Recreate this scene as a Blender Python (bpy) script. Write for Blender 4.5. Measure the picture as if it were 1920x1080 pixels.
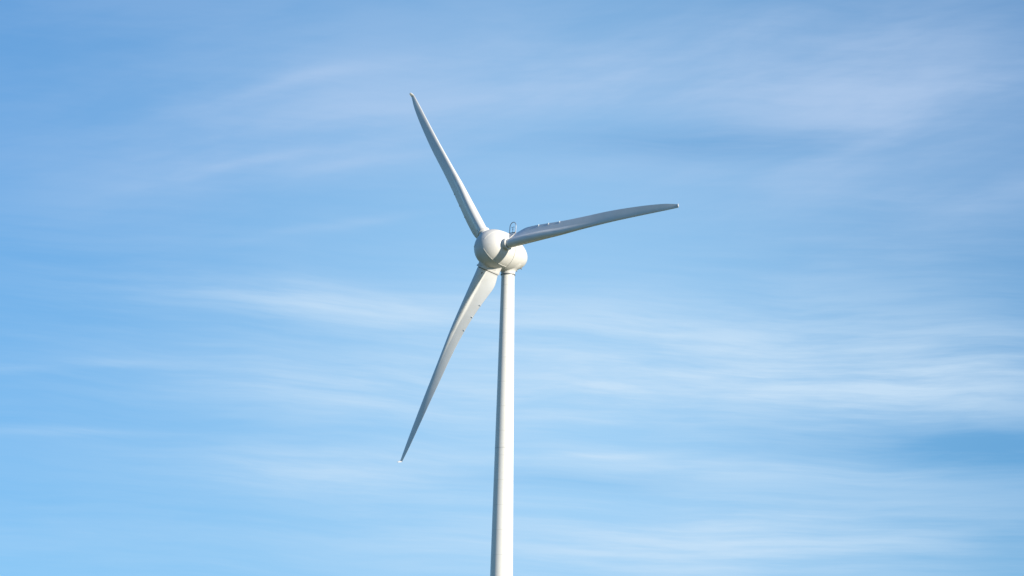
import bpy, math, random
from mathutils import Vector, Matrix

scene = bpy.context.scene
for o in list(bpy.data.objects):
    bpy.data.objects.remove(o, do_unlink=True)

# ------------------------------------------------------------------ camera
D, FPX = 233.8217, 4615.466
PITCH, PAN, ROLL = 0.210609, 0.001813, 0.021058
CAM = Vector((0, -D, 1.7))
fw = Vector((math.sin(PAN) * math.cos(PITCH), math.cos(PAN) * math.cos(PITCH), math.sin(PITCH)))
r0 = Vector((math.cos(PAN), -math.sin(PAN), 0))
u0 = r0.cross(fw)
rr = r0 * math.cos(ROLL) + u0 * math.sin(ROLL)
uu = u0 * math.cos(ROLL) - r0 * math.sin(ROLL)
cam_data = bpy.data.cameras.new('camera')
cam = bpy.data.objects.new('camera', cam_data)
scene.collection.objects.link(cam)
M = Matrix((rr, uu, -fw)).transposed().to_4x4()
M.translation = CAM
cam.matrix_world = M
cam_data.sensor_width = 36.0
cam_data.lens = FPX / 1920 * 36.0
cam_data.clip_start = 0.5
cam_data.clip_end = 30000
scene.camera = cam

# ------------------------------------------------------------------ light
SUN_AZ = math.radians(53)       # to the right of the line turbine -> camera
SUN_EL = math.radians(19)
sdir = Vector((math.sin(SUN_AZ) * math.cos(SUN_EL), -math.cos(SUN_AZ) * math.cos(SUN_EL), math.sin(SUN_EL)))
sun_data = bpy.data.lights.new('sun', 'SUN')
sun_data.energy = 4.9
sun_data.angle = math.radians(0.53)
sun_data.color = (1.0, 0.905, 0.755)
sun = bpy.data.objects.new('sun', sun_data)
sun.rotation_euler = sdir.to_track_quat('Z', 'Y').to_euler()
sun.location = (120, -120, 150)
scene.collection.objects.link(sun)

vs = scene.view_settings
vs.view_transform = 'Standard'
vs.look = 'None'
vs.exposure = 0.6
vs.gamma = 1.0
vs.use_curve_mapping = False
scene.cycles.max_bounces = 6

# ------------------------------------------------------------------ sky
world = bpy.data.worlds.new('World')
scene.world = world
world.use_nodes = True
nt = world.node_tree
nt.nodes.clear()
N, L = nt.nodes, nt.links

def nd(tree, kind, **kw):
    n = tree.nodes.new(kind)
    for k, v in kw.items():
        setattr(n, k, v)
    return n

def mth(op, a, b=None, c=None, clamp=False):
    n = nd(nt, 'ShaderNodeMath', operation=op, use_clamp=clamp)
    for i, v in enumerate((a, b, c)):
        if v is None:
            continue
        if isinstance(v, (int, float)):
            n.inputs[i].default_value = v
        else:
            L.new(v, n.inputs[i])
    return n.outputs[0]

def comb(x, y, z):
    n = nd(nt, 'ShaderNodeCombineXYZ')
    for i, v in enumerate((x, y, z)):
        if isinstance(v, (int, float)):
            n.inputs[i].default_value = v
        else:
            L.new(v, n.inputs[i])
    return n.outputs[0]

def noise(vec, scale, detail, rough=0.55, dist=0.0):
    n = nd(nt, 'ShaderNodeTexNoise')
    L.new(vec, n.inputs['Vector'])
    n.inputs['Scale'].default_value = scale
    n.inputs['Detail'].default_value = detail
    n.inputs['Roughness'].default_value = rough
    n.inputs['Distortion'].default_value = dist
    return n.outputs['Fac']

def smooth(v, lo, hi, a=0.0, b=1.0):
    n = nd(nt, 'ShaderNodeMapRange', interpolation_type='SMOOTHSTEP')
    L.new(v, n.inputs['Value'])
    n.inputs['From Min'].default_value = lo
    n.inputs['From Max'].default_value = hi
    n.inputs['To Min'].default_value = a
    n.inputs['To Max'].default_value = b
    return n.outputs[0]

tc = nd(nt, 'ShaderNodeTexCoord')
sep = nd(nt, 'ShaderNodeSeparateXYZ')
L.new(tc.outputs['Generated'], sep.inputs[0])
AZ = mth('MULTIPLY', mth('ARCTAN2', sep.outputs[0], sep.outputs[1]), 180 / math.pi)     # degrees, 0 = towards the turbine
EL = mth('MULTIPLY', mth('ARCSINE', sep.outputs[2]), 180 / math.pi)

sky = nd(nt, 'ShaderNodeTexSky', sky_type='NISHITA', sun_disc=False)
sky.sun_elevation = SUN_EL
sky.sun_rotation = math.pi - SUN_AZ
sky.altitude = 0
sky.air_density = 1.0
sky.dust_density = 0.1
sky.ozone_density = 4.0
SKY_STRENGTH = 0.087
# a clear dry day: the pale band at the horizon is narrow, so the lookup is lifted and slowed with height
lift = comb(sep.outputs[0], sep.outputs[1], mth('MULTIPLY_ADD', sep.outputs[2], 0.6, 0.10))
nrmv = nd(nt, 'ShaderNodeVectorMath', operation='NORMALIZE')
L.new(lift, nrmv.inputs[0])
L.new(nrmv.outputs[0], sky.inputs['Vector'])

# warped coordinates: the cirrus is combed out by the wind along a slightly rising line
wa = noise(comb(mth('MULTIPLY', AZ, 0.10), mth('MULTIPLY', EL, 0.22), 3.1), 1.0, 2.0)
wb = noise(comb(mth('MULTIPLY', AZ, 0.10), mth('MULTIPLY', EL, 0.22), 9.7), 1.0, 2.0)
AZW = mth('ADD', AZ, mth('MULTIPLY_ADD', wa, 5.0, -2.5))
ELW = mth('ADD', EL, mth('MULTIPLY_ADD', wb, 1.2, -0.6))

def blob(az, el, sa, se, slope=0.0, w=1.0, warped=True):
    x = AZW if warped else AZ
    y = ELW if warped else EL
    dx = mth('SUBTRACT', x, az)
    dy = mth('SUBTRACT', mth('SUBTRACT', y, el), mth('MULTIPLY', dx, slope))
    d2 = mth('ADD', mth('POWER', mth('ABSOLUTE', mth('MULTIPLY', dx, 1 / sa)), 2.0),
             mth('POWER', mth('ABSOLUTE', mth('MULTIPLY', dy, 1 / se)), 2.0))
    return mth('MULTIPLY', mth('EXPONENT', mth('MULTIPLY', d2, -0.7)), w)

def total(items):
    t = None
    for i in items:
        t = i if t is None else mth('ADD', t, i)
    return t

# (azimuth, elevation, half width, half height in degrees, slope, weight) of the cirrus banks and of the clear gaps
BANKS = [
    (4.9, 17.0, 7.5, 1.7, 0.03, 0.46), (3.4, 16.8, 2.3, 0.6, 0.05, 0.24),
    (-4.6, 15.6, 4.2, 1.0, 0.26, 0.30), (9.5, 15.2, 4.0, 1.6, 0.0, 0.30),
    (-4.2, 11.45, 3.4, 0.38, 0.0, 0.55), (-3.2, 9.6, 4.0, 0.55, -0.03, 0.58), (-3.9, 7.7, 3.2, 0.45, -0.03, 0.55),
    (5.6, 10.1, 6.0, 0.8, -0.03, 0.50), (4.5, 9.9, 7.0, 1.7, 0.0, 0.34), (2.4, 9.8, 1.3, 0.22, -0.06, 0.30), (10.0, 10.2, 3.5, 0.8, 0.0, 0.26),
    (4.8, 6.3, 5.0, 0.8, 0.0, 0.55), (3.5, 6.2, 7.0, 1.3, 0.0, 0.26), (1.5, 11.3, 4.0, 0.7, 0.0, 0.30), (4.0, 8.1, 5.0, 0.25, -0.02, 0.36),
    (-10.0, 6.0, 4.0, 0.8, 0.0, 0.10), (2.6, 8.35, 1.2, 0.08, 0.07, 0.35), (-10.6, 9.75, 1.6, 0.10, 0.10, 0.22), (-10.4, 8.35, 1.6, 0.10, 0.06, 0.22), (-3.0, 14.9, 1.6, 0.16, 0.20, 0.22), (-6.0, 14.7, 2.0, 0.13, 0.22, 0.20), (-4.8, 16.7, 1.7, 0.16, 0.30, 0.22), (-3.4, 13.3, 1.9, 0.11, 0.20, 0.20),
    (9.5, 14.5, 4.0, 4.5, 0.0, 0.18), (-8.5, 15.8, 6.0, 3.2, 0.0, 0.16),
]
GAPS = [(4.2, 15.55, 2.8, 0.34, 0.0, 0.6), (11.2, 8.45, 3.6, 0.5, -0.04, 1.1), (10.6, 13.2, 3.0, 0.6, 0.0, 0.22),
        (1.8, 7.75, 2.2, 0.25, 0.0, 0.40), (11.6, 6.1, 1.8, 0.7, 0.0, 0.45), (-9.0, 11.5, 3.5, 1.0, 0.0, 0.12)]
banks = total([blob(*b) for b in BANKS])
gaps = total([blob(*g) for g in GAPS])

def streak(ka, ke, slope, seed, detail, rough, dist):
    e2 = mth('SUBTRACT', ELW, mth('MULTIPLY', AZ, slope))
    return noise(comb(mth('MULTIPLY', AZW, ka), mth('MULTIPLY', e2, ke), seed), 1.0, detail, rough, dist)

s1 = streak(0.13, 1.1, -0.02, 1.3, 6.0, 0.56, 0.1)      # long level combs, lower sky
s2 = streak(0.15, 0.7, 0.17, 5.9, 6.0, 0.55, 0.1)       # slanting veil, upper sky
s3 = streak(0.30, 4.4, -0.03, 8.2, 8.0, 0.62, 0.1)      # fine threads
hi = smooth(EL, 11.0, 15.0)
mixn = mth('ADD', mth('MULTIPLY', s1, mth('SUBTRACT', 1.0, hi)), mth('MULTIPLY', s2, hi))
fw3 = mth('MULTIPLY_ADD', hi, -0.26, 0.42)
tex = mth('ADD', mth('MULTIPLY', mixn, mth('SUBTRACT', 1.0, fw3)), mth('MULTIPLY', s3, fw3))
tex = smooth(tex, 0.31, 0.69, 0.38, 1.32)
tex = mth('ADD', mth('MULTIPLY', tex, mth('MULTIPLY_ADD', hi, -0.25, 1.0)), mth('MULTIPLY', hi, 0.2))
cover = mth('MULTIPLY', mth('MULTIPLY', mth('ADD', banks, 0.13), tex), mth('SUBTRACT', 1.0, mth('MULTIPLY', gaps, mth('MULTIPLY_ADD', s3, -1.6, 1.8)), clamp=True))
cover = mth('MULTIPLY', cover, 0.70)
cover = mth('MINIMUM', mth('MAXIMUM', cover, 0.0), 0.8)

hsv = nd(nt, 'ShaderNodeHueSaturation')
hsv.inputs['Hue'].default_value = 0.5
hsv.inputs['Saturation'].default_value = 1.20
hsv.inputs['Value'].default_value = 1.0
tint = nd(nt, 'ShaderNodeMix', data_type='RGBA', blend_type='MULTIPLY')
tint.inputs['Factor'].default_value = 1.0
tint.inputs['B'].default_value = (0.985, 1.025, 1.05, 1)      # air a little bluer than the model's
L.new(sky.outputs[0], tint.inputs['A'])
L.new(tint.outputs['Result'], hsv.inputs['Color'])
mixc = nd(nt, 'ShaderNodeMix', data_type='RGBA')
# lens vignetting painted into the sky: brighter blue-white centre, corners left darker
lens_falloff = blob(1.0, 8.5, 8.0, 9.0, 0.0, 0.74, False)
lens_falloff = mth('MULTIPLY', lens_falloff, mth('SUBTRACT', 1.0, mth('MULTIPLY', gaps, 0.55), clamp=True))
mixv = nd(nt, 'ShaderNodeMix', data_type='RGBA')
L.new(lens_falloff, mixv.inputs['Factor'])
L.new(hsv.outputs[0], mixv.inputs['A'])
mixv.inputs['B'].default_value = (0.24 / SKY_STRENGTH, 0.445 / SKY_STRENGTH, 0.645 / SKY_STRENGTH, 1)
L.new(cover, mixc.inputs['Factor'])
L.new(mixv.outputs['Result'], mixc.inputs['A'])
CLOUD = (0.415 / SKY_STRENGTH, 0.525 / SKY_STRENGTH, 0.63 / SKY_STRENGTH, 1)
cloudc = nd(nt, 'ShaderNodeMix', data_type='RGBA')
L.new(hi, cloudc.inputs['Factor'])
cloudc.inputs['A'].default_value = CLOUD
cloudc.inputs['B'].default_value = (0.35 / SKY_STRENGTH, 0.442 / SKY_STRENGTH, 0.59 / SKY_STRENGTH, 1)   # thinner, bluer-grey high veil
L.new(cloudc.outputs['Result'], mixc.inputs['B'])
bg = nd(nt, 'ShaderNodeBackground')
bg.inputs['Strength'].default_value = SKY_STRENGTH
L.new(mixc.outputs['Result'], bg.inputs['Color'])
wo = nd(nt, 'ShaderNodeOutputWorld')
L.new(bg.outputs[0], wo.inputs['Surface'])

# ------------------------------------------------------------------ materials
def paint(name, col, rough, mottling=0.04, scale=1.5, bump=0.0, weld=None, coat=0.0):
    m = bpy.data.materials.new(name)
    m.use_nodes = True
    t = m.node_tree
    b = t.nodes['Principled BSDF']
    b.inputs['Roughness'].default_value = rough
    if coat:
        b.inputs['Coat Weight'].default_value = coat
        b.inputs['Coat Roughness'].default_value = 0.2
    geo = t.nodes.new('ShaderNodeNewGeometry')
    n1 = t.nodes.new('ShaderNodeTexNoise')
    n1.inputs['Scale'].default_value = scale
    n1.inputs['Detail'].default_value = 6
    n1.inputs['Roughness'].default_value = 0.65
    mp = t.nodes.new('ShaderNodeMapping')
    mp.inputs['Scale'].default_value = (1, 1, 0.25 if weld else 1)
    t.links.new(geo.outputs['Position'], mp.inputs['Vector'])
    t.links.new(mp.outputs[0], n1.inputs['Vector'])
    r = t.nodes.new('ShaderNodeValToRGB')
    r.color_ramp.elements[0].position = 0.32
    r.color_ramp.elements[1].position = 0.68
    k = 1 - mottling * 2.2
    r.color_ramp.elements[0].color = (col[0] * k, col[1] * k * 0.995, col[2] * k * 0.985, 1)
    r.color_ramp.elements[1].color = (*col, 1)
    t.links.new(n1.outputs['Fac'], r.inputs['Fac'])
    out = r.outputs['Color']
    if weld:
        # welded joints of the tower cans: thin slightly dirty lines round the shell
        sp = t.nodes.new('ShaderNodeSeparateXYZ')
        t.links.new(geo.outputs['Position'], sp.inputs[0])
        def mm(op, a, bb):
            n = t.nodes.new('ShaderNodeMath')
            n.operation = op
            for i, v in enumerate((a, bb)):
                if isinstance(v, (int, float)):
                    n.inputs[i].default_value = v
                else:
                    t.links.new(v, n.inputs[i])
            return n.outputs[0]
        ph = mm('FRACT', mm('DIVIDE', mm('SUBTRACT', sp.outputs[2], 0.7), weld), 0)
        d = mm('ABSOLUTE', mm('SUBTRACT', ph, 0.5), 0)
        line = mm('LESS_THAN', d, 0.010)
        mx = t.nodes.new('ShaderNodeMix')
        mx.data_type = 'RGBA'
        t.links.new(mm('MULTIPLY', line, 0.35), mx.inputs['Factor'])
        t.links.new(out, mx.inputs['A'])
        mx.inputs['B'].default_value = (0.42, 0.41, 0.38, 1)
        out = mx.outputs['Result']
    t.links.new(out, b.inputs['Base Color'])
    if bump:
        bp = t.nodes.new('ShaderNodeBump')
        bp.inputs['Strength'].default_value = bump
        bp.inputs['Distance'].default_value = 0.02
        t.links.new(n1.outputs['Fac'], bp.inputs['Height'])
        t.links.new(bp.outputs[0], b.inputs['Normal'])
    return m

M_BLADE = paint('blade_gelcoat', (0.67, 0.675, 0.665), 0.32, 0.03, 1.2, coat=0.4)
M_SHELL = paint('shell_paint', (0.63, 0.622, 0.60), 0.45, 0.035, 1.1)
M_TOWER = paint('tower_paint', (0.75, 0.74, 0.71), 0.42, 0.03, 0.9, weld=2.38)
M_RING = paint('ring_paint', (0.62, 0.612, 0.59), 0.5, 0.05, 3.0)
M_GAP = paint('dark_joint', (0.05, 0.05, 0.05), 0.7, 0.05, 4.0)
M_MARK = paint('black_mark', (0.02, 0.02, 0.02), 0.6, 0.05, 6.0)
M_METAL = paint('galvanised_steel', (0.33, 0.34, 0.36), 0.45, 0.10, 9.0)
M_METAL.node_tree.nodes['Principled BSDF'].inputs['Metallic'].default_value = 0.6

# ------------------------------------------------------------------ mesh helpers
def mesh_obj(name, verts, faces, mat, parent=None, smooth_deg=40):
    me = bpy.data.meshes.new(name)
    me.from_pydata([tuple(v) for v in verts], [], faces)
    me.update()
    import bmesh
    bm = bmesh.new()
    bm.from_mesh(me)
    bmesh.ops.remove_doubles(bm, verts=bm.verts, dist=1e-5)
    bmesh.ops.recalc_face_normals(bm, faces=bm.faces)
    ang = math.radians(smooth_deg)
    for f in bm.faces:
        f.smooth = True
    for e in bm.edges:
        if len(e.link_faces) == 2 and e.calc_face_angle(0) > ang:
            e.smooth = False
    bm.to_mesh(me)
    bm.free()
    me.materials.append(mat)
    ob = bpy.data.objects.new(name, me)
    scene.collection.objects.link(ob)
    if parent:
        ob.parent = parent
    return ob

def loft(rings, cap0=True, cap1=True):
    m = len(rings[0])
    v, f = [], []
    for r in rings:
        v += list(r)
    for i in range(len(rings) - 1):
        for j in range(m):
            k = (j + 1) % m
            f.append((i * m + j, i * m + k, (i + 1) * m + k, (i + 1) * m + j))
    if cap0:
        f.append(tuple(range(m - 1, -1, -1)))
    if cap1:
        f.append(tuple(range((len(rings) - 1) * m, len(rings) * m)))
    return v, f

def merge(*vf):
    V, F = [], []
    for v, f in vf:
        o = len(V)
        V += list(v)
        F += [tuple(i + o for i in q) for q in f]
    return V, F

def revolve(origin, axis, side, up, prof, seg=96, caps=True):
    """prof: (height along axis, radius) pairs"""
    rings = []
    for z, r in prof:
        rings.append([origin + axis * z + side * (max(r, 1e-4) * math.cos(2 * math.pi * i / seg)) +
                      up * (max(r, 1e-4) * math.sin(2 * math.pi * i / seg)) for i in range(seg)])
    return loft(rings, caps, caps)

def tube(path, rad, seg=10):
    rings = []
    for i, p in enumerate(path):
        d = (path[min(i + 1, len(path) - 1)] - path[max(i - 1, 0)]).normalized()
        s = d.orthogonal().normalized()
        if i:
            s = (last - d * last.dot(d)).normalized()
        last = s
        w = d.cross(s)
        rings.append([p + s * (rad * math.cos(2 * math.pi * j / seg)) + w * (rad * math.sin(2 * math.pi * j / seg)) for j in range(seg)])
    return loft(rings)

def box(c, x, y, z):
    """centre and three half-extent vectors"""
    v = [c + x * a + y * b + z * d for a in (-1, 1) for b in (-1, 1) for d in (-1, 1)]
    return v, [(0, 1, 3, 2), (4, 6, 7, 5), (0, 4, 5, 1), (2, 3, 7, 6), (0, 2, 6, 4), (1, 5, 7, 3)]

def pchip(X, Y, x):
    n = len(X)
    if x <= X[0]:
        return Y[0]
    if x >= X[-1]:
        return Y[-1]
    h = [X[i + 1] - X[i] for i in range(n - 1)]
    s = [(Y[i + 1] - Y[i]) / h[i] for i in range(n - 1)]
    d = [0.0] * n
    d[0], d[-1] = s[0], s[-1]
    for i in range(1, n - 1):
        d[i] = 0.0 if s[i - 1] * s[i] <= 0 else 2 * s[i - 1] * s[i] / (s[i - 1] + s[i])
    for i in range(n - 1):
        if x <= X[i + 1]:
            t = (x - X[i]) / h[i]
            return ((1 + 2 * t) * (1 - t) ** 2 * Y[i] + t * (1 - t) ** 2 * h[i] * d[i] +
                    t * t * (3 - 2 * t) * Y[i + 1] + t * t * (t - 1) * h[i] * d[i + 1])

# ------------------------------------------------------------------ ground
def ground_material():
    m = bpy.data.materials.new('meadow')
    m.use_nodes = True
    t = m.node_tree
    b = t.nodes['Principled BSDF']
    b.inputs['Roughness'].default_value = 0.9
    geo = t.nodes.new('ShaderNodeNewGeometry')
    n1 = t.nodes.new('ShaderNodeTexNoise')
    n1.inputs['Scale'].default_value = 0.06
    n1.inputs['Detail'].default_value = 10
    t.links.new(geo.outputs['Position'], n1.inputs['Vector'])
    r = t.nodes.new('ShaderNodeValToRGB')
    r.color_ramp.elements[0].color = (0.050, 0.085, 0.022, 1)
    r.color_ramp.elements[1].color = (0.16, 0.15, 0.065, 1)
    r.color_ramp.elements[0].position = 0.35
    r.color_ramp.elements[1].position = 0.7
    t.links.new(n1.outputs['Fac'], r.inputs['Fac'])
    t.links.new(r.outputs['Color'], b.inputs['Base Color'])
    return m

random.seed(4)
gv, gf = [], []
G = 60
for i in range(G + 1):
    for j in range(G + 1):
        def cs(q):
            t = (q / G) * 2 - 1
            return math.copysign(abs(t) ** 2.2, t) * 9000
        x, y = cs(i), cs(j)
        d = math.hypot(x, y + 110)
        z = 0.0 if d < 260 else -min(8.0, (d - 260) * 0.004) * (0.6 + 0.4 * math.sin(x * 0.003) * math.cos(y * 0.002))
        gv.append(Vector((x, y, z)))
for i in range(G):
    for j in range(G):
        a = i * (G + 1) + j
        gf.append((a, a + G + 1, a + G + 2, a + 1))
ground = mesh_obj('ground', gv, gf, ground_material())
ground['kind'] = 'structure'

# ------------------------------------------------------------------ wind turbine
HUB_H, PSI, TILT, TH0, OVER = 55.0, 0.697732, 0.078168, -0.592361, 2.674689
SAG = 0.4357                                     # the blades bend a little under their own weight
Z = Vector((0, 0, 1))
nh = Vector((-math.sin(PSI), -math.cos(PSI), 0))
AX = nh * math.cos(TILT) + Z * math.sin(TILT)    # rotor axis, pointing upwind
SA = Z.cross(AX).normalized()
SB = AX.cross(SA)
HC = Vector((0, 0, HUB_H)) + AX * OVER           # rotor centre

turbine = bpy.data.objects.new('wind_turbine', None)
turbine.empty_display_size = 3
scene.collection.objects.link(turbine)
turbine['label'] = 'white wind turbine with three blades and an egg-shaped nacelle on a tapering round tower'
turbine['category'] = 'wind turbine'

# --- tower
def trad(z):
    return 0.638 + (52.95 - z) * 0.01495
tz = [0.0, 0.3, 8, 16, 24, 32, 40, 48, 52.93]
v, f = revolve(Vector((0, 0, 0)), Z, Vector((1, 0, 0)), Vector((0, 1, 0)), [(z, trad(z)) for z in tz], 128)
tower = mesh_obj('tower', v, f, M_TOWER, turbine)
for zz in (11.9, 35.95):
    r = trad(zz)
    v, f = revolve(Vector((0, 0, zz)), Z, Vector((1, 0, 0)), Vector((0, 1, 0)),
                   [(-0.05, r - 0.01), (-0.045, r + 0.008), (0.045, r + 0.008), (0.05, r - 0.01)], 128)
    mesh_obj('section_joint', v, f, M_RING, tower)
v, f = revolve(Vector((0, 0, 52.93)), Z, Vector((1, 0, 0)), Vector((0, 1, 0)),
               [(0, 0.66), (0, 0.705), (0.03, 0.725), (0.085, 0.725), (0.10, 0.70), (0.10, 0.60)], 96)
mesh_obj('yaw_ring', v, f, M_METAL, tower)

# --- hub and nacelle: one egg split by the rotor joint
PROF = [(1.438, 0.0), (1.43, 0.17), (1.415, 0.305), (1.346, 0.604), (1.233, 0.889), (1.076, 1.149), (0.879, 1.375), (0.644, 1.563),
        (0.374, 1.709), (0.073, 1.813), (-0.254, 1.878), (-0.603, 1.912), (-0.97, 1.921), (-1.348, 1.907), (-1.732, 1.872),
        (-2.117, 1.818), (-2.498, 1.748), (-2.869, 1.659), (-3.224, 1.555), (-3.559, 1.435), (-3.869, 1.302), (-4.15, 1.155),
        (-4.397, 0.997), (-4.607, 0.827), (-4.778, 0.647), (-4.906, 0.459), (-4.989, 0.264), (-5.028, 0.066), (-5.03, 0.0)]
PZ = [-p[0] for p in PROF]
PR = [p[1] for p in PROF]
def erad(z):
    return pchip(PZ, PR, -z)
SEAM = -1.50
hp = [(p, r) for p, r in PROF if p > SEAM + 0.05]
fine = []
for i in range(len(hp) - 1):
    for k in range(3):
        z = hp[i][0] + (hp[i + 1][0] - hp[i][0]) * k / 3
        fine.append((z, erad(z)))
hubp = [(1.438, 0.0)] + fine[1:] + [(SEAM + 0.045, erad(SEAM + 0.045)), (SEAM + 0.025, erad(SEAM) - 0.02), (SEAM + 0.025, erad(SEAM) - 0.3)]
v, f = revolve(HC, AX, SA, SB, hubp, 160)
hub = mesh_obj('hub', v, f, M_SHELL, turbine)
np_ = [p for p in PROF if p[0] < SEAM - 0.05]
fine = []
for i in range(len(np_) - 1):
    for k in range(3):
        z = np_[i][0] + (np_[i + 1][0] - np_[i][0]) * k / 3
        fine.append((z, erad(z)))
nacp = [(SEAM - 0.015, erad(SEAM) - 0.3), (SEAM - 0.015, erad(SEAM) - 0.02), (SEAM - 0.035, erad(SEAM - 0.035))] + fine + [(-5.03, 0.0)]
v, f = revolve(HC, AX, SA, SB, nacp, 160)
nacelle = mesh_obj('nacelle', v, f, M_SHELL, turbine)
v, f = revolve(HC, AX, SA, SB, [(SEAM - 0.2, 1.5), (SEAM - 0.2, erad(SEAM) - 0.09), (SEAM + 0.2, erad(SEAM) - 0.09), (SEAM + 0.2, 1.5)], 128)
mesh_obj('rotor_joint', v, f, M_GAP, nacelle)

# skirt under the nacelle that turns on the tower head
v, f = revolve(Vector((0, 0, 0)), Z, Vector((1, 0, 0)), Vector((0, 1, 0)),
               [(53.05, 0.55), (53.05, 0.672), (53.14, 0.684), (53.25, 0.70), (53.36, 0.745), (53.47, 0.83), (53.58, 0.95), (53.72, 1.15), (53.95, 1.30), (54.3, 1.25)], 96)
mesh_obj('nacelle_skirt', v, f, M_SHELL, nacelle)

# raised seams between the three hub panels
for k in range(3):
    ang = math.radians(298 + 120 * k)
    rad = SA * math.cos(ang) + SB * math.sin(ang)
    tan = AX.cross(rad)
    rings = []
    zs = [1.36 - 2.78 * i / 40 for i in range(41)]
    for z in zs:
        r = erad(z)
        d = (erad(z - 0.02) - erad(z + 0.02)) / -0.04
        nrm = (rad - AX * d).normalized()
        p = HC + AX * z + rad * r
        rings.append([p - tan * 0.035 - nrm * 0.03, p - tan * 0.028 + nrm * 0.022, p + tan * 0.028 + nrm * 0.022, p + tan * 0.035 - nrm * 0.03])
    v, f = loft(rings)
    mesh_obj('panel_seam', v, f, M_SHELL, hub)

# --- blades
K = [2.3, 3.3, 4.5, 6, 8, 11, 14.5, 18, 20.5, 22.0]
CH = [2.1327, 2.29, 2.10, 1.825, 1.565, 1.275, 1.1104, 0.8908, 0.6472, 0.348]
BE = [0.6361, 0.5429, 0.4395, 0.3301, 0.222, 0.1003, -0.0156, -0.1091, -0.1573, -0.1739]
LE = [0.4841, 0.4685, 0.4654, 0.4637, 0.47, 0.3782, 0.2846, 0.2342, 0.1964, 0.1488]
QQ = [-0.1131, -0.092, -0.0683, -0.0406, -0.009, 0.023, 0.0076, -0.0849, -0.1924, -0.2704]
TK = [0.90, 0.91, 0.89, 0.82, 0.68, 0.48, 0.33, 0.22, 0.14, 0.09]
WT = [1, 1, 1, 0.92, 0.6, 0.15, 0, 0, 0, 0]

def section(ch, t, w, m=40):
    """closed outline: suction side LE->TE then pressure side back"""
    suc, pre = [], []
    rho = t / 2
    dd = max(ch - rho, rho * 1.05)
    phi = math.acos(min(1, rho / dd))
    tx, ty = rho + rho * math.cos(phi), rho * math.sin(phi)
    for i in range(m):
        u = (1 - math.cos(math.pi * i / (m - 1))) / 2
        xi = u * ch
        yt = 5 * t * (0.2969 * math.sqrt(u) - 0.126 * u - 0.3516 * u * u + 0.2843 * u ** 3 - 0.1015 * u ** 4)
        cm = 0.048 * ch * u * (1 - u)
        s1, p1 = yt + cm, -yt * 0.85 + cm
        ci = math.sqrt(max(rho * rho - (xi - rho) ** 2, 0))
        line = ty * (ch - xi) / max(ch - tx, 1e-3)
        s0 = ci if xi < tx else line
        pa = -ci if xi <= 2 * rho else 9
        pb = (line - 0.05 * (1 - u)) * 0.2 - line * 0.8 if xi > rho else 9
        # soft minimum keeps a small fillet where the root tube meets the trailing-edge panel
        if pa < 8 and pb < 8:
            h = 0.30
            q = max(h - abs(pa - pb), 0) / h
            p0 = min(pa, pb) - q * q * h * 0.25
        else:
            p0 = min(pa, pb)
        s, p = w * s0 + (1 - w) * s1, w * p0 + (1 - w) * p1
        suc.append((xi, s))
        pre.append((xi, min(p, s - 0.006)))
    return suc + pre[::-1]

def frame(k):
    th = TH0 + k * 2 * math.pi / 3
    rt = -AX.cross(SB)
    e = SB * math.cos(th) + rt * math.sin(th)
    t = -SB * math.sin(th) + rt * math.cos(th)
    return e, t

def at(k, r):
    e, t = frame(k)
    be = pchip(K, BE, r)
    cd = t * math.cos(be) + AX * math.sin(be)
    sn = -(AX * math.cos(be) - t * math.sin(be))
    o = HC + e * r + AX * pchip(K, QQ, r) - Z * (SAG * (r / 22) ** 2)
    return o, e, cd, sn, pchip(K, LE, r), pchip(K, CH, r)

def placed(k, r, pts):
    o, e, cd, sn, le, ch = at(k, r)
    return [o + cd * (le - x) + sn * y for x, y in pts]

def outline(r):
    c = pchip(K, CH, r)
    return section(c, min(pchip(K, TK, r), c * 0.95), pchip(K, WT, r))

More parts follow.
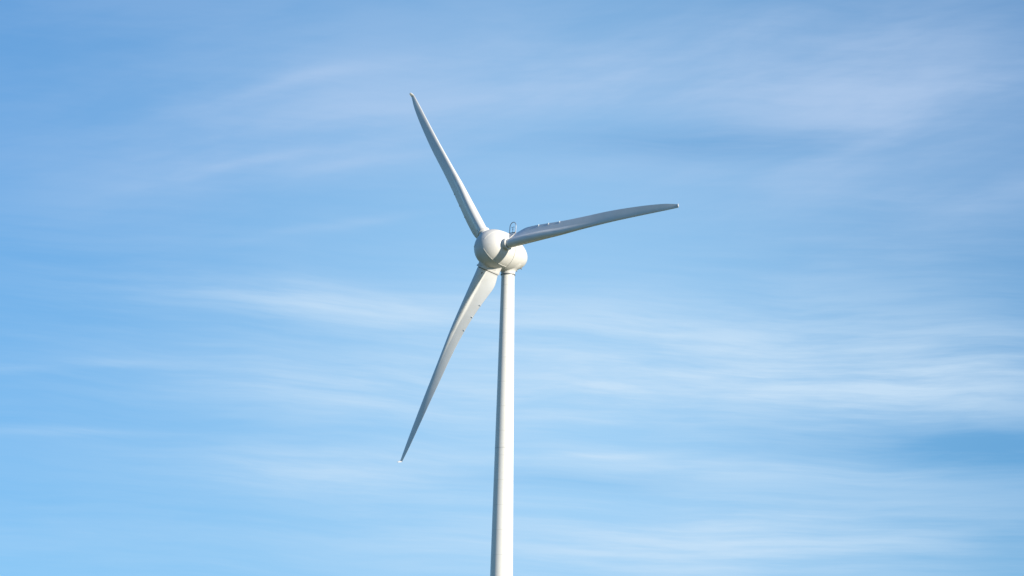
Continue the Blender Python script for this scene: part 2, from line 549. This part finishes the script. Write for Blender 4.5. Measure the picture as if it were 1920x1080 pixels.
for k in range(3):
    e, t = frame(k)
    # fixed root socket on the hub, same outline as the blade root but a little fuller
    def scaled(s, r):
        o, e_, cd, sn, le, ch = at(k, 2.3)
        base = outline(2.3)
        rho = 0.45
        q = []
        for x, y in base:
            dx, dy = x - rho, y
            if x < 2 * rho:
                dx, dy = dx * (1 + s / rho), dy * (1 + s / rho)
            else:
                dx, dy = dx + s * 0.7 + 0.0, dy * (1 + s)
            q.append((rho + dx, dy))
        oo = HC + e_ * r + AX * QQ[0]
        return [oo + cd * (le - x) + sn * y for x, y in q]
    so = mesh_obj('blade_socket', *loft([scaled(0.08, 0.9), scaled(0.08, 1.98), scaled(0.14, 2.0), scaled(0.155, 2.02), scaled(0.155, 2.13), scaled(0.145, 2.15), scaled(0.0, 2.15)]), M_SHELL, hub, 30)
    mesh_obj('pitch_gap', *loft([scaled(-0.035, 2.14), scaled(-0.035, 2.24)]), M_GAP, so, 30)

    rs = [2.21] + [2.3 + (22 - 2.3) * (i / 90) ** 1.15 for i in range(91)]
    rings = []
    for i, r in enumerate(rs):
        q = outline(max(r, 2.3))
        rings.append(placed(k, r, q) if r >= 2.3 else [p - e * 0.09 for p in placed(k, 2.3, q)])
    blade = mesh_obj('blade', *loft(rings), M_BLADE, turbine, 38)

    # tip bent towards the wind
    o, e_, cd, sn, le, ch = at(k, 22.0)
    q = outline(22.0)
    rings = [placed(k, 22.002, q)]
    pos, g = o + e_ * 0.002, 0.0
    steps = 9
    for i in range(1, steps + 1):
        g = math.radians(62) * min(1, i / 4)
        d = e_ * math.cos(g) + AX * math.sin(g)
        pos = pos + d * 0.052
        s2 = -(AX * math.cos(g) - e_ * math.sin(g))
        cdp = (t - d * t.dot(d)).normalized()
        f_ = i / steps
        sc = 1.0 - 0.45 * f_ ** 2
        rings.append([pos + cdp * (le - 0.03 * f_ - x * sc) + s2 * (y * (1 - 0.45 * f_)) for x, y in q])
    mesh_obj('blade_tip', *loft(rings), M_BLADE, blade, 50)

    # three short fences across the trailing edge
    for rf in (5.5, 6.85, 8.3):
        o, e_, cd, sn, le, ch = at(k, rf)
        pr = section(ch, min(pchip(K, TK, rf), ch * .95), pchip(K, WT, rf))
        m = len(pr) // 2
        ring = []
        x0, x1 = ch - 0.34, ch + 0.025
        prof = [(x0, -0.02), (x0 + 0.14, -0.065), (x1 - 0.05, -0.065), (x1, -0.04), (x1, 0.03), (x1 - 0.08, 0.05), (x0 + 0.1, 0.09), (x0, 0.05)]
        A = [o + cd * (le - x) + sn * y - e_ * 0.013 for x, y in prof]
        B = [o + cd * (le - x) + sn * y + e_ * 0.013 for x, y in prof]
        mesh_obj('trailing_edge_fence', *loft([A, B]), M_BLADE, blade, 20)

    # small dark alignment marks near the root
    o, e_, cd, sn, le, ch = at(k, 2.62)
    parts = []
    for a in (-0.13, 0.10):
        x = 0.45 + 0.30
        ci = math.sqrt(max(0.45 ** 2 - (x - 0.45) ** 2, 0))
        nrm = (-cd * (0.30 / 0.45) - sn * (ci / 0.45)).normalized()
        tg = nrm.cross(e_)
        c = o + cd * (le - x) - sn * ci + e_ * (a * 0.35) + tg * (a * 0.7)
        parts.append(box(c, e_ * 0.075, tg * 0.06, nrm * 0.015))
    mesh_obj('root_mark', *merge(*parts), M_MARK, blade, 20)

# --- lightning and wind instrument hoop on the nacelle roof
zc, ac, base = -2.75, 0.27, 2.235
hw, ht = 0.385, 1.06
C0 = HC + AX * zc + SA * ac + SB * base
path = []
foot = []
for s in (-1, 1):
    lat = ac + s * hw
    foot.append(math.sqrt(max(erad(zc) ** 2 - lat ** 2, 0)) - base - 0.05)
path.append(C0 - SA * hw + SB * foot[0])
for i in range(5):
    path.append(C0 - SA * hw + SB * ((ht - hw - 0.08) * i / 4))
for i in range(1, 16):
    a = math.pi * i / 16
    path.append(C0 - SA * (hw * math.cos(a)) + SB * (ht - hw - 0.08 + (hw + 0.08) * math.sin(a)))
for i in range(5):
    path.append(C0 + SA * hw + SB * ((ht - hw - 0.08) * (1 - i / 4)))
path.append(C0 + SA * hw + SB * foot[1])
hoop = mesh_obj('lightning_hoop', *tube(path, 0.038), M_METAL, nacelle)
mesh_obj('crossbar', *tube([C0 - SA * (hw + .03) - SB * 0.02, C0 + SA * (hw + .03) - SB * 0.02], 0.045), M_MARK, hoop)
inst = tube([C0 - SB * 0.02, C0 + SB * 0.55], 0.022)
v1 = tube([C0 + SB * 0.30, C0 + SB * 0.38], 0.05)
v2 = tube([C0 + SB * 0.55 - SA * 0.13, C0 + SB * 0.55 + SA * 0.13], 0.012)
cups = [revolve(C0 + SB * 0.55 + SA * s, SB, SA, AX, [(-0.04, 0.01), (-0.02, 0.045), (0.02, 0.045), (0.035, 0.01)], 10) for s in (-0.13, 0.13)]
mesh_obj('wind_sensor', *merge(inst, v1, v2, *cups), M_METAL, hoop)

# --- two small fittings low on the tail of the nacelle
for z, ang in ((-4.05, -62), (-3.75, -78)):
    a = math.radians(ang)
    rad = SA * math.cos(a) + SB * math.sin(a)
    p = HC + AX * z + rad * erad(z)
    v, f = revolve(p - rad * 0.05, rad, AX, AX.cross(rad), [(0, 0.07), (0.10, 0.07), (0.12, 0.05), (0.20, 0.05), (0.22, 0.02)], 14)
    mesh_obj('drain_fitting', v, f, M_METAL, nacelle)

scene.render.resolution_x, scene.render.resolution_y = 1024, 576
